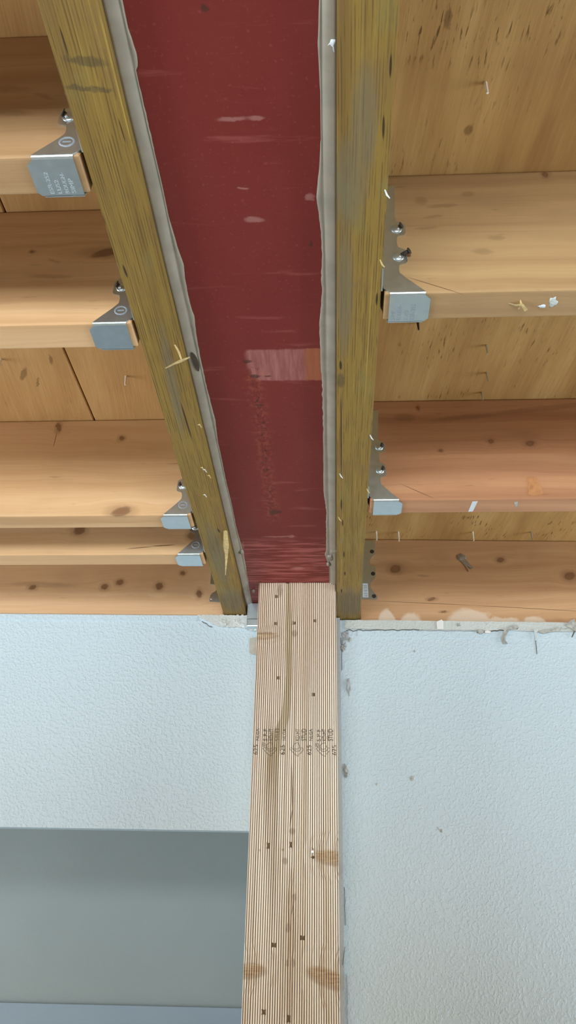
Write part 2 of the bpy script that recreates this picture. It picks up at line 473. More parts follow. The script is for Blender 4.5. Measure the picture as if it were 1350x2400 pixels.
BOXF = [(0, 1, 2, 3), (7, 6, 5, 4), (0, 4, 5, 1), (1, 5, 6, 2), (2, 6, 7, 3), (3, 7, 4, 0)]
def boxv(x0, x1, y0, y1, z0, z1):
    return [(x0, y0, z0), (x1, y0, z0), (x1, y1, z0), (x0, y1, z0), (x0, y0, z1), (x1, y0, z1), (x1, y1, z1), (x0, y1, z1)]
def box(name, x0, x1, y0, y1, z0, z1, mat, parent=None, bevel=0.0, seg=2):
    return link(name, boxv(x0, x1, y0, y1, z0, z1), BOXF, mat, parent, False, bevel, seg)
def multibox(name, boxes, mat, parent=None):
    vs_, fs = [], []
    for b in boxes:
        k = len(vs_); vs_ += boxv(*b); fs += [tuple(i + k for i in f) for f in BOXF]
    return link(name, vs_, fs, mat, parent)
def skewbox(name, xs, yf, thick, z0, z1, mat, parent=None):
    """a box whose front face follows y = yf(x)"""
    a, b = xs
    v = [(a, yf(a), z0), (b, yf(b), z0), (b, yf(b) + thick, z0), (a, yf(a) + thick, z0),
         (a, yf(a), z1), (b, yf(b), z1), (b, yf(b) + thick, z1), (a, yf(a) + thick, z1)]
    return link(name, v, BOXF, mat, parent)
def plate(poly, fn, thick_vec):
    """extruded outline: fn maps 2-D points to 3-D"""
    n = len(poly)
    a = [Vector(fn(*q)) for q in poly]
    t = Vector(thick_vec)
    v = [tuple(q) for q in a] + [tuple(q + t) for q in a]
    f = [tuple(range(n)), tuple(range(2 * n - 1, n - 1, -1))]
    f += [(i, (i + 1) % n, (i + 1) % n + n, i + n) for i in range(n)]
    return v, f
def rod(p0, p1, r0, r1, n=8, cap=True):
    p0, p1 = Vector(p0), Vector(p1)
    d = (p1 - p0).normalized()
    a = d.orthogonal().normalized(); b = d.cross(a)
    v, f = [], []
    for p, r in ((p0, r0), (p1, r1)):
        for k in range(n):
            t = 2 * math.pi * k / n
            v.append(tuple(p + (a * math.cos(t) + b * math.sin(t)) * r))
    for k in range(n): f.append((k, (k + 1) % n, (k + 1) % n + n, k + n))
    f += [tuple(range(n)), tuple(range(2 * n - 1, n - 1, -1))]
    return v, f
def blob(c, rx, ry, rz, seed=0.0, amp=0.35, n=10, m_=6):
    v, f = [], []
    for i in range(m_ + 1):
        th = math.pi * i / m_
        for k in range(n):
            ph = 2 * math.pi * k / n
            d = Vector((math.sin(th) * math.cos(ph), math.sin(th) * math.sin(ph), math.cos(th)))
            s = 1 + amp * mnoise.noise(d * 1.7 + Vector((seed, seed * 2, 0)))
            v.append((c[0] + d.x * rx * s, c[1] + d.y * ry * s, c[2] + d.z * rz * s))
    for i in range(m_):
        for k in range(n):
            f.append((i * n + k, i * n + (k + 1) % n, (i + 1) * n + (k + 1) % n, (i + 1) * n + k))
    return v, f
def join(parts):
    v, f = [], []
    for a, b in parts:
        k = len(v); v += a; f += [tuple(i + k for i in q) for q in b]
    return v, f
def splinter(name, pts, widths, mat, parent, up=(0, 0, 1)):
    """a thin tapering sliver along a polyline, with a triangular section"""
    v, f = [], []
    n = len(pts)
    for i, (p, w) in enumerate(zip(pts, widths)):
        p = Vector(p)
        d = (Vector(pts[min(i + 1, n - 1)]) - Vector(pts[max(i - 1, 0)])).normalized()
        a = d.cross(Vector(up)).normalized(); b = a.cross(d)
        v += [tuple(p + a * w), tuple(p - a * w), tuple(p + b * w * 0.8)]
    for i in range(n - 1):
        for k in range(3): f.append((i * 3 + k, i * 3 + (k + 1) % 3, (i + 1) * 3 + (k + 1) % 3, (i + 1) * 3 + k))
    f += [(0, 1, 2), (3 * n - 1, 3 * n - 2, 3 * n - 3)]
    return link(name, v, f, mat, parent)
def text_mesh(body, size, space=1.0):
    c = bpy.data.curves.new('lettering', 'FONT')
    c.body = body; c.size = size; c.space_character = space
    c.extrude = 0.00008; c.resolution_u = 3
    o = bpy.data.objects.new('lettering', c)
    COL.objects.link(o)
    dg = bpy.context.evaluated_depsgraph_get()
    me = bpy.data.meshes.new_from_object(o.evaluated_get(dg))
    vs_ = [v.co.copy() for v in me.vertices]
    fs = [tuple(p.vertices) for p in me.polygons]
    bpy.data.objects.remove(o, do_unlink=True); bpy.data.curves.remove(c); bpy.data.meshes.remove(me)
    return vs_, fs
def place_text(body, length, height, origin, xdir, ydir, ndir, weight=1.0):
    """letters scaled to a given run length and cap height"""
    vs_, fs = text_mesh(body, 1.0)
    x0 = min(v.x for v in vs_); x1 = max(v.x for v in vs_); y0 = min(v.y for v in vs_); y1 = max(v.y for v in vs_)
    o, X, Y, N = Vector(origin), Vector(xdir), Vector(ydir), Vector(ndir)
    out = [tuple(o + X * ((v.x - x0) / (x1 - x0) * length) + Y * ((v.y - y0) / (y1 - y0) * height) + N * v.z) for v in vs_]
    return out, fs

# ------------------------------------------------------------------ key levels (metres)
Z_J = 2.400      # underside of joists and timber packers
Z_F = 2.418      # underside of the steel flange
Z_C = 2.5758     # underside of the sheathing
XL0, XL1 = -0.2061, -0.1632   # left packer, outer and inner faces
XR0, XR1 = 0.0060, 0.0500     # right packer, inner and outer faces
TH = 0.0386      # joist thickness
RX, BY = 3.0, -3.0
yl = lambda x: 1.4529 + 0.026 * x      # face of the end wall, left of the post
yr = lambda x: 1.4682 + 0.034 * x      # face of the end wall, right of the post
Z_H = CAM_Z + 0.2166                   # underside of the header in the end wall
P_X0, P_X1, P_Y = -0.1316, 0.0049, 1.341

# ------------------------------------------------------------------ setting
structure(box('floor', -RX, RX, BY, 2.75, -0.05, 0.0, M_CONC))
def wall_with_hole(name, fixed, t, a0, a1, h0, h1, z0, z1, axis, top):
    if axis == 'x':
        b = lambda p, q, r, s: (fixed, fixed + t, p, q, r, s)
    else:
        b = lambda p, q, r, s: (p, q, fixed, fixed + t, r, s)
    bs = [b(a0, h0, 0, top), b(h1, a1, 0, top), b(h0, h1, 0, z0), b(h0, h1, z1, top)]
    w = structure(multibox(name, bs, M_WALLS))
    return w
wall_with_hole('wall_right_side', RX, 0.1, BY - 0.1, 2.75, -0.1, 1.2, 0.7, 2.2, 'x', 2.61)
wall_with_hole('wall_left_side', -RX - 0.1, 0.1, BY - 0.1, 2.75, -0.2, 1.1, 0.7, 2.2, 'x', 2.61)
wall_with_hole('wall_back', BY - 0.1, 0.1, -RX, RX, -1.6, 1.0, 0.2, 2.1, 'y', 2.61)
def frame(name, fixed, t, a0, a1, z0, z1, axis):
    w = 0.05
    segs = [(a0, a1, z0, z0 + w), (a0, a1, z1 - w, z1), (a0, a0 + w, z0 + w, z1 - w), (a1 - w, a1, z0 + w, z1 - w), ((a0 + a1) / 2 - w / 2, (a0 + a1) / 2 + w / 2, z0 + w, z1 - w)]
    if axis == 'x': bs = [(fixed, fixed + t, p, q, r, s) for p, q, r, s in segs]
    else: bs = [(p, q, fixed, fixed + t, r, s) for p, q, r, s in segs]
    structure(multibox(name, bs, M_FRAME))
frame('window_1', BY - 0.08, 0.06, -1.6, 1.0, 0.2, 2.1, 'y')
frame('window_2', RX + 0.02, 0.06, -0.1, 1.2, 0.7, 2.2, 'x')
frame('window_3', -RX - 0.08, 0.06, -0.2, 1.1, 0.7, 2.2, 'x')

structure(box('light_blocker_partition', -RX, RX, -0.90, -0.80, 0.0, 1.93, M_PART), 'added unseen partition behind the camera, shading the lower end wall')  # added out of view to block back light from the lower end wall

# the end wall: header over an opening on the left, full height on the right
wl = structure(skewbox('wall_left', (-RX, -0.128), yl, 0.018, Z_H, Z_J - 0.001, M_WALL), 'pale blue-white textured header wall left of the wooden post, above the grey opening')
JX = 0.0125      # left edge of the painted face right of the post
wr = structure(skewbox('wall_right', (JX, RX), yr, 0.10, 0.0, Z_J - 0.0015, M_WALL), 'pale blue-white textured plaster wall right of the wooden post')
structure(skewbox('wall_behind_post', (-0.128, JX), lambda x: 1.4560, 0.09, 0.0, Z_J - 0.002, M_JOINT), 'grey rough plaster joint between wooden post and right wall')
# room beyond the opening
fy = lambda x: 2.62 + 0.02 * x
far = structure(skewbox('wall_far', (-RX, 0.35), fy, 0.08, 0.0, 2.61, M_FAR), 'smooth grey wall seen through the opening left of the post')
skewbox('wall_board', (-RX, 0.35), lambda x: fy(x) - 0.014, 0.014, 0.0, 1.7365, M_BAND, far)['label'] = 'blue-grey board on lower part of the far wall'
structure(box('wall_far_side', 0.30, 0.35, 1.58, 2.60, 0.0, 2.61, M_WALLS))
structure(box('ceiling_far', -RX, 0.30, 1.53, 2.60, 2.40, 2.45, M_WALLS))

# ceiling deck with its panels
deck = structure(box('ceiling', -RX, RX, BY, 2.75, 2.593, 2.61, M_ENDG), 'wood sheathing above the joists')
M_SHL = sheathing_material('fir_sheathing_left', srgb(212, 172, 120), srgb(200, 157, 104), srgb(182, 137, 88), 0.25,
                           [(-0.455, 0.945, .004, .016, 0.5), (-0.405, 0.915, .0025, .010, 0.2), (-0.44, 0.965, .002, .012, 0.4)], 3.0)
M_SHR = sheathing_material('fir_sheathing_right', srgb(204, 168, 112), srgb(184, 146, 92), srgb(158, 118, 72), 0.85,
                           [(0.1101, 0.4471, .0035, .009, 0.0), (0.1447, 0.5629, .004, .006, 0.2)], 11.0)
SEAM = -0.3790
pl1 = box('sheathing_panel', -RX, SEAM - 0.0012, BY, 1.60, Z_C, 2.593, M_SHL, deck, 0.0012, 1)
pl2 = box('sheathing_panel', SEAM + 0.0012, -0.0800, BY, 1.60, Z_C, 2.593, M_SHL, deck, 0.0012, 1)
pl3 = box('sheathing_panel', -0.0780, RX, BY, 1.60, Z_C, 2.593, M_SHR, deck, 0.0012, 1)
for (x, y, ln, mt) in ((0.1540, 0.5110, .011, M_NAILW), (0.0855, 1.4460, .013, M_NAILW), (0.1289, 1.4480, .014, M_NAILW), (0.2742, 1.4500, .013, M_NAILW),
                       (0.3880, 1.4520, .012, M_GALV), (0.2154, 0.9000, .010, M_GALV), (0.2253, 0.9600, .011, M_GALV), (0.2250, 1.0060, .010, M_GALV),
                       (-0.3035, 0.9540, .011, M_NAILW), (-0.4772, 0.9110, .013, M_NAILW), (0.1165, 0.8509, .009, M_DARK)):
    v, f = rod((x, y, Z_C + 0.002), (x + 0.0006, y, Z_C - ln * 1.5), 0.0019, 0.0012, 8)
    link('nail_tip', v, f, mt, deck)

# ------------------------------------------------------------------ steel beam with sealant
beam = empty('steel_beam', (-0.0786, -0.8, Z_F))
tag(beam, 'dark red primed steel beam running overhead between two yellowish treated timbers', 'beam')
box('bottom_flange', XL1 + 0.0003, XR0 - 0.0003, BY + 0.02, 1.5000, Z_F, Z_F + 0.014, M_RED, beam, 0.001, 1)
box('web', -0.0836, -0.0736, BY + 0.02, 1.5000, Z_F + 0.014, 2.562, M_RED, beam)
box('top_flange', XL1 + 0.0003, XR0 - 0.0003, BY + 0.02, 1.5000, 2.562, 2.5752, M_RED, beam)

SEAL_R = [(0.20, -0.0070), (0.3387, -0.0067), (0.3699, -0.0085), (0.3799, -0.0081), (0.4079, -0.0072), (0.4227, -0.0057), (0.4420, -0.0046), (0.4501, -0.0044), (0.4540, -0.0078), (0.4622, -0.0081), (0.4835, -0.0093), (0.5106, -0.0128), (0.5397, -0.0095), (0.5816, -0.0081), (0.6039, -0.0097), (0.6275, -0.0088), (0.6781, -0.0127), (0.7270, -0.0126), (0.7808, -0.0110), (0.8676, -0.0112), (1.0259, -0.0128), (1.0883, -0.0095), (1.2160, -0.0111), (1.2300, -0.0135), (1.2800, -0.0060), (1.2973, -0.0050), (1.46, -0.0060)]
SEAL_L = [(0.20, -0.1493), (0.3330, -0.1493), (0.3515, -0.1493), (0.3745, -0.1471), (0.3847, -0.1489), (0.3864, -0.1505), (0.3988, -0.1505), (0.4448, -0.1499), (0.4874, -0.1507), (0.5300, -0.1500), (0.5883, -0.1458), (0.6293, -0.1480), (0.6610, -0.1460), (0.6946, -0.1480), (0.7381, -0.1490), (0.7854, -0.1490), (0.8505, -0.1472), (0.8932, -0.1498), (0.9999, -0.1505), (1.1404, -0.1503), (1.2300, -0.1476), (1.3864, -0.1520), (1.46, -0.153)]
def lerp_list(l, t):
    if t <= l[0][0]: return l[0][1]
    for (a, p), (b, q) in zip(l, l[1:]):
        if t <= b: return p + (q - p) * (t - a) / (b - a)
    return l[-1][1]
def sealant(x0, s, edges, seed, hole=None):
    N = 620
    y0, y1 = -0.6, 1.445
    v, f = [], []
    for j in range(N + 1):
        y = y0 + (y1 - y0) * j / N
        nz = lambda fr, a, k=0: a * mnoise.noise(Vector((y * fr, seed + k, 0.3)))
        w = 0.0117 + nz(9, 0.0012)
        e = lerp_list(edges, y) + nz(150, 0.0009, 3) * max(0.0, 0.4 + 2.0 * mnoise.noise(Vector((y * 7, seed, 9)))) + nz(45, 0.0005, 5)
        wx = x0 + s * w
        if s * (e - wx) < 0.0012: e = wx + s * 0.0012
        za = 2.4125 + nz(14, 0.0014, 7)
        prof = [(x0, za), (x0 + s * w * .2, za + .0002), (x0 + s * w * .45, za + .0006), (x0 + s * w * .7, za + .0018), (x0 + s * w * .9, 2.4158), (wx, 2.4170),
                (wx + (e - wx) * .25, 2.4164 + nz(40, 0.0003)), (wx + (e - wx) * .7, 2.4166 + nz(60, 0.0004, 2)), (e - s * 0.0002, 2.4172), (e, 2.4182), (x0, 2.4182)]
        v += [(q[0], y, q[1]) for q in prof]
    K = 11
    for j in range(N):
        for k in range(K):
            a, b = j * K + k, j * K + (k + 1) % K
            if hole:
                c = (Vector(v[a]) + Vector(v[b]) + Vector(v[a + K]) + Vector(v[b + K])) / 4
                if k < 9 and ((c.x - hole[0]) / hole[2]) ** 2 + ((c.y - hole[1] - (c.x - hole[0]) * 1.5) / hole[3]) ** 2 < 1: continue
            f.append((a, b, b + K, a + K))
    f += [tuple(range(K)), tuple(range(N * K + K - 1, N * K - 1, -1))]
    ob = link('sealant_bead', v, f, M_SEAL, beam, True)
    return ob
sealant(XR0 - 0.0001, -1, SEAL_R, 1.7)['label'] = 'grey sealant smeared along the right edge of the red flange'
sealant(XL1 + 0.0001, 1, SEAL_L, 5.1)['label'] = 'grey sealant smeared along the left edge of the red flange'
v, f = plate([(0.0032 * math.sin(t * math.pi / 10) * (1 if t < 10 else 0.75), 0.0165 * math.cos(t * math.pi / 10)) for t in range(20)], lambda a, b: (-0.1553 + a + b * 0.10, 0.731 + b, 2.4128 + a * 0.25), (0, 0, 0.003))
link('sealant_gap_shade', v, f, M_GAP_SHADE, beam)  # solid dark plate on the bead, painting the shade inside a hole
# frayed lumps of sealant by the post
for k, (x, y, r) in enumerate(((0.0035, 1.215, .0075), (-0.004, 1.235, .0050), (-0.0075, 1.262, .0030), (-0.1500, 1.215, .0040), (-0.1440, 1.372, .0030), (0.0035, 0.3700, .0045))):
    v, f = blob((x, y, 2.4155), r, r * 1.9, 0.0028, k * 3.1, 0.9)
    link('sealant_lump', v, f, M_SEAL if k != 5 else M_LABEL, beam, True)

# ------------------------------------------------------------------ treated timber packers
M_TL = treated_material('treated_timber_left',
    [(-0.1830, 0.3664, .015, .0035, 0.15), (-0.1920, 0.3881, .013, .0022, 0.2), (-0.176, 0.3895, .008, .0022, 0.2)],
    [(-0.2085, 0.497, -0.2055, 0.520, .0022), (-0.2005, 0.5700, -0.1995, 0.5860, .0022), (-0.1800, 0.79, -0.1785, 0.865, .0022), (-0.1752, 1.105, -0.1735, 1.118, .003), (-0.1950, 0.34, -0.1945, 0.362, .0012), (-0.1690, 0.415, -0.168, 0.437, .0010)],
    [(-0.1840, 0.760, .006, .09, 0.05), (-0.186, 1.20, .012, .10, 0.0), (-0.182, 1.38, .02, .05, 0.0)], 2.0)
M_TR = treated_material('treated_timber_right',
    [(0.0105, 0.752, .004, .012, 0.0)],
    [(0.0432, 0.4200, 0.0437, 0.4400, .0020), (0.0461, 0.3700, 0.0464, 0.3880, .0018), (0.0102, 0.7180, 0.0106, 0.7330, .0030), (0.0462, 0.6150, 0.0463, 0.6320, .0022),
     (0.0112, 0.780, 0.0122, 0.960, .0016), (0.0128, 1.02, 0.0130, 1.05, .0022), (0.0178, 1.185, 0.0180, 1.206, .0024), (0.0150, 1.08, 0.0151, 1.10, .0020), (0.0145, 1.33, 0.0147, 1.345, .0026), (0.020, 1.26, 0.0202, 1.274, .0026)],
    [(0.0173, 0.485, .014, .045, 0.0), (0.028, 0.43, .010, .05, 0.0), (0.028, 1.39, .03, .06, 0.0), (0.014, 0.62, .008, .08, 0.0)], 6.0)
tl = empty('timber_packer', ((XL0 + XL1) / 2, -0.8, Z_J))
tag(tl, 'yellowish treated timber along the left side of the red steel beam', 'timber', 'treated timbers beside the beam')
box('plank', XL0, XL1, BY + 0.02, 1.5000, Z_J, 2.5745, M_TL, tl, 0.0012, 2)
tr = empty('timber_packer', ((XR0 + XR1) / 2, -0.8, Z_J))
tag(tr, 'yellowish treated timber along the right side of the red steel beam', 'timber', 'treated timbers beside the beam')
box('plank', XR0, XR1, BY + 0.02, 1.5000, Z_J, 2.5745, M_TR, tr, 0.0012, 2)
zb = Z_J - 0.002
splinter('splinter', [(-0.1864, 0.7229, zb), (-0.176, 0.713, zb - .003), (-0.166, 0.704, zb - .006), (-0.1545, 0.6965, zb - .007)], [.0006, .0013, .0022, .0010], M_SPLINT, tl)
splinter('splinter', [(-0.1690, 0.684, zb), (-0.1665, 0.694, zb - .001), (-0.1650, 0.706, zb - .003)], [.0008, .0014, .0010], M_SPLINT, tl)
splinter('splinter', [(-0.1640, 1.112, zb + .001), (-0.1660, 1.150, zb - .004), (-0.1710, 1.190, zb - .010), (-0.1760, 1.225, zb - .020)], [.0030, .0034, .0018, .0004], M_SPLINT, tl)
splinter('splinter', [(-0.1672, 1.120, zb + .001), (-0.1700, 1.150, zb - .003), (-0.1722, 1.172, zb - .005)], [.0008, .0018, .0005], M_SPLINT, tl)
for k, (x, y) in enumerate(((-0.1766, 0.9319), (-0.1740, 0.937), (-0.1660, 0.834), (-0.1830, 1.003), (-0.1700, 0.952))):
    splinter('splinter', [(x, y, zb + .001), (x + .003, y - .004, zb - .001), (x + .005, y + .002, zb - .002)], [.0006, .0014, .0005], M_LABEL if k in (1, 3) else M_SPLINT, tl)
for k, (x, y) in enumerate(((0.0475, 0.49), (0.047, 0.57), (0.0478, 0.86), (0.0478, 0.99), (0.0100, 0.95), (0.0085, 1.07))):
    splinter('splinter', [(x, y, zb + .001), (x + .002, y + .004, zb - .001), (x + .0045, y + .006, zb - .003)], [.0005, .0009, .0004], M_SPLINT if k % 2 else M_LABEL, tr)

# ------------------------------------------------------------------ joists
LA = dict(light=srgb(218, 182, 140), mid=srgb(206, 166, 122), dark=srgb(186, 144, 102))
RA_ = dict(light=srgb(198, 152, 112), mid=srgb(182, 132, 96), dark=srgb(158, 110, 78))
def J(side, yf, zend=Z_J):
    return yf
LD = dict(light=srgb(182, 150, 113), mid=srgb(171, 137, 99), dark=srgb(152, 118, 83))
RY_ = dict(light=srgb(180, 150, 106), mid=srgb(165, 133, 94), dark=srgb(142, 110, 77))
LL = dict(light=srgb(226, 192, 156), mid=srgb(216, 178, 138), dark=srgb(198, 156, 116))
RL_ = dict(light=srgb(204, 166, 126), mid=srgb(188, 147, 108), dark=srgb(164, 122, 88))
jo = {}
M_REAR = {}
spec = {
 'L1': dict(s=-1, y=.4472, pal=LD, seed=1.0, knots=[], cracks=[], smears=[(-0.300, 2.463, -0.262, 2.458, .008), (-0.262, 2.487, -0.246, 2.478, .006), (-0.34, 2.50, -0.27, 2.492, .012)], patches=[],
            label='light brown joist nearest the camera on the left of the beam, at upper left'),
 'L2': dict(s=-1, y=.6502, pal=LA, seed=2.3, knots=[(-0.3349, 2.5085, .0022, 1.2), (-0.2480, 2.505, .006, 3.0)], cracks=[], smears=[(-0.33, 2.472, -0.285, 2.468, .006), (-0.315, 2.497, -0.300, 2.490, .004)], patches=[],
            label='light brown joist left of the beam, second from the camera'),
 'L3': dict(s=-1, y=1.0620, pal=LA, seed=3.1, knots=[(-0.3304, 2.5396, .0045, 1.0), (-0.4345, 2.5620, .009, .42), (-0.3150, 2.4060, .008, 1.8)], cracks=[(-0.436, 2.553, -0.437, 2.525, .0012), (-0.25, 2.49, -0.17, 2.494, .0012)], smears=[], patches=[],
            label='light brown joist with round knot left of the beam, third from the camera'),
 'L4': dict(s=-1, y=1.1915, pal=LA, seed=4.6, knots=[(-0.4190, 2.4460, .0085, 1.1), (-0.2303, 2.4341, .008, .85)], cracks=[(-0.335, 2.4105, -0.295, 2.4140, .0016), (-0.295, 2.4150, -0.258, 2.4170, .0022)], smears=[], patches=[],
            label='light brown joist close behind the third one, left of the beam'),
 'LR': dict(s=-1, y=None, pal=LL, seed=5.2, knots=[(-0.5804, 2.4612, .005, 1.4), (-0.4403, 2.4607, .006, 1.1), (-0.4122, 2.4696, .006, 1.2), (-0.3346, 2.4603, .0075, .9), (-0.2563, 2.4430, .008, .6), (-0.2914, 2.4873, .005, 1.0)], cracks=[], smears=[(-0.62, 2.47, -0.50, 2.464, .012)], patches=[],
            label='knotty joist resting on the white wall left of the post'),
 'RA': dict(s=1, y=.6159, pal=RY_, seed=6.4, knots=[(0.2339, 2.5690, .0038, .9)], cracks=[(0.078, 2.4215, 0.1309, 2.3970, .0010)],
            smears=[(0.146, 2.4555, 0.166, 2.4545, .008), (0.088, 2.490, 0.112, 2.492, .004), (0.105, 2.524, 0.135, 2.526, .006), (0.142, 2.541, 0.155, 2.543, .008), (0.164, 2.475, 0.180, 2.474, .006), (0.092, 2.535, 0.104, 2.532, .012), (0.10, 2.507, 0.12, 2.510, .004)], patches=[],
            label='reddish-brown joist right of the beam, nearest the camera'),
 'RB': dict(s=1, y=1.0235, pal=RA_, seed=7.7, knots=[(0.2335, 2.4985, .0034, 1.1), (0.2900, 2.4939, .0045, 1.4), (0.1595, 2.4830, .0025, 1.3), (0.1310, 2.561, .004, .6)], cracks=[(0.0989, 2.4264, 0.1459, 2.4010, .0010)],
            smears=[(0.148, 2.5370, 0.250, 2.5480, .010), (0.24, 2.548, 0.400, 2.5660, .009), (0.095, 2.545, 0.125, 2.542, .014)], patches=[],
            label='reddish-brown joist with dark streak right of the beam, second from the camera'),
 'RR': dict(s=1, y=None, pal=RL_, seed=8.9, knots=[(0.1227, 2.5137, .0085, 1.2), (0.3295, 2.5293, .005, 1.4), (0.4596, 2.4919, .008, 1.3), (0.1890, 2.4480, .0028, 2.6), (0.2098, 2.4215, .002, 3.0)],
            cracks=[(0.083, 2.4462, 0.28, 2.4330, .0011), (0.26, 2.4345, 0.50, 2.4155, .0011)], smears=[(0.165, 2.4985, 0.187, 2.4965, .005)],
            patches=[(0.1003, 2.400, .016, .026), (0.1485, 2.396, .022, .024), (0.2567, 2.398, .040, .028), (0.3796, 2.398, .020, .012), (0.30, 2.394, .06, .014)],
            label='reddish-brown joist with white plaster smears resting on the right wall'),
}
for k, d in spec.items():
    if d['y'] is not None:
        y = d['y']; yf = lambda x, y=y: y
    else:
        base = yl if k == 'LR' else yr
        off = 0.0015 if k == 'LR' else 0.006
        yf = lambda x, b=base, o=off: b(x) + o
    yc = yf(-0.3 if d['s'] < 0 else 0.25)
    c9 = 0.9 * yc
    m = joist_material('fir_joist_' + k, d['pal']['light'], d['pal']['mid'], d['pal']['dark'],
        [(a, b - c9, r, st) for a, b, r, st in d['knots']], [(a, b - c9, c, e - c9, w) for a, b, c, e, w in d['cracks']],
        [(a, b - c9, c, e - c9, w) for a, b, c, e, w in d['smears']], [(a, b - c9, r, q) for a, b, r, q in d['patches']], d['seed'], 0.45 if d['s'] < 0 else 0.7)
    gap = 0.0035
    xa, xb = (-RX + 0.005, XL0 - gap) if d['s'] < 0 else (XR1 + gap, RX - 0.005)
    if d['y'] is None: xa, xb = (xa, XL0 - 0.001) if d['s'] < 0 else (XR1 + 0.001, xb)
    vv = []
    for z in (Z_J, Z_C - 0.0004):
        for x, e in ((xa, 0), (xb, 0), (xb, TH), (xa, TH)): vv.append((x, yf(x) + e, z))
    o = link('floor_joist', vv, BOXF, m, None, False, 0.003, 3)
    tag(o, d['label'], 'joist', 'ceiling joists')
    jo[k] = (o, yf)
    M_REAR[d['s']] = m
for side, yk, lab in ((-1, 0.245, 'light brown joist above the camera on the left of the beam'), (-1, -0.162, 'light brown joist behind the camera on the left of the beam'),
                      (1, 0.080, 'reddish-brown joist above the camera on the right of the beam'), (1, -0.327, 'reddish-brown joist behind the camera on the right of the beam')):
    xa, xb = (-RX + 0.005, XL0 - 0.0035) if side < 0 else (XR1 + 0.0035, RX - 0.005)
    o = link('floor_joist', boxv(xa, xb, yk, yk + TH, Z_J, Z_C - 0.0004), BOXF, M_REAR[side], None, False, 0.003, 3)
    tag(o, lab, 'joist', 'ceiling joists')
def child_on_joist(k, name, v, f, mat, smooth=False):
    return link(name, v, f, mat, jo[k][0], smooth)
# bits stuck to the joists
sp = lambda k, pts, w, mat=M_SPLINT: splinter('splinter', pts, w, mat, jo[k][0])
sp('RA', [(0.1790, 0.6330, 2.400), (0.186, 0.634, 2.3980), (0.192, 0.6325, 2.3970), (0.1975, 0.640, 2.3960)], [.0006, .0012, .0016, .0018])
sp('RA', [(0.190, 0.6290, 2.400), (0.1915, 0.633, 2.3975), (0.1900, 0.640, 2.3980)], [.0006, .0012, .0006])
v, f = plate([(0.199, 1.030), (0.2065, 1.029), (0.2035, 1.058), (0.197, 1.0585)], lambda a, b: (a, b, 2.4000), (0, 0, -0.0003)); child_on_joist('RB', 'paint_mark', v, f, M_LABEL)
v, f = plate([(0.258, 1.033), (0.263, 1.031), (0.266, 1.050), (0.262, 1.043)], lambda a, b: (a, b, 2.4000), (0, 0, -0.0003)); child_on_joist('RB', 'paint_mark', v, f, M_DIRT)
v, f = blob((0.2230, 0.6320, 2.4000), .0040, .007, .0005, 3.3, 0.9); child_on_joist('RA', 'plaster_smear', v, f, M_PLASTER, True)
v, f = blob((0.2130, 0.6385, 2.4000), .0040, .0025, .0006, 5.3, 0.9); child_on_joist('RA', 'plaster_smear', v, f, M_LABEL, True)
# raised chip of orange wood on the second right joist
M_CHIP = plain('orange_wood_chip', srgb(178, 126, 84), 0.4, 0, 0.15, 120)
v, f = plate([(0.2795, 2.4360), (0.2915, 2.4350), (0.2990, 2.4080), (0.2890, 2.4045), (0.2765, 2.4060)], lambda a, b: (a, jo['RB'][1](a) + .0002, b), (0, -0.0012, 0)); child_on_joist('RB', 'wood_chip', v, f, M_CHIP)
# grey sealant smear on the right rim
yy = jo['RR'][1](0.255)
v, f = join([blob((0.2530, yy, 2.5360), .0095, .0022, .0085, 2.0, 0.5), plate([(0.2555, 2.5375), (0.2630, 2.5300), (0.2745, 2.5130), (0.2700, 2.5110), (0.2640, 2.5170), (0.2645, 2.5050), (0.2590, 2.5180), (0.2490, 2.5300)], lambda a, b: (a, yy + .0003, b), (0, -0.0014, 0))])
child_on_joist('RR', 'sealant_smear', v, f, M_SEAL)

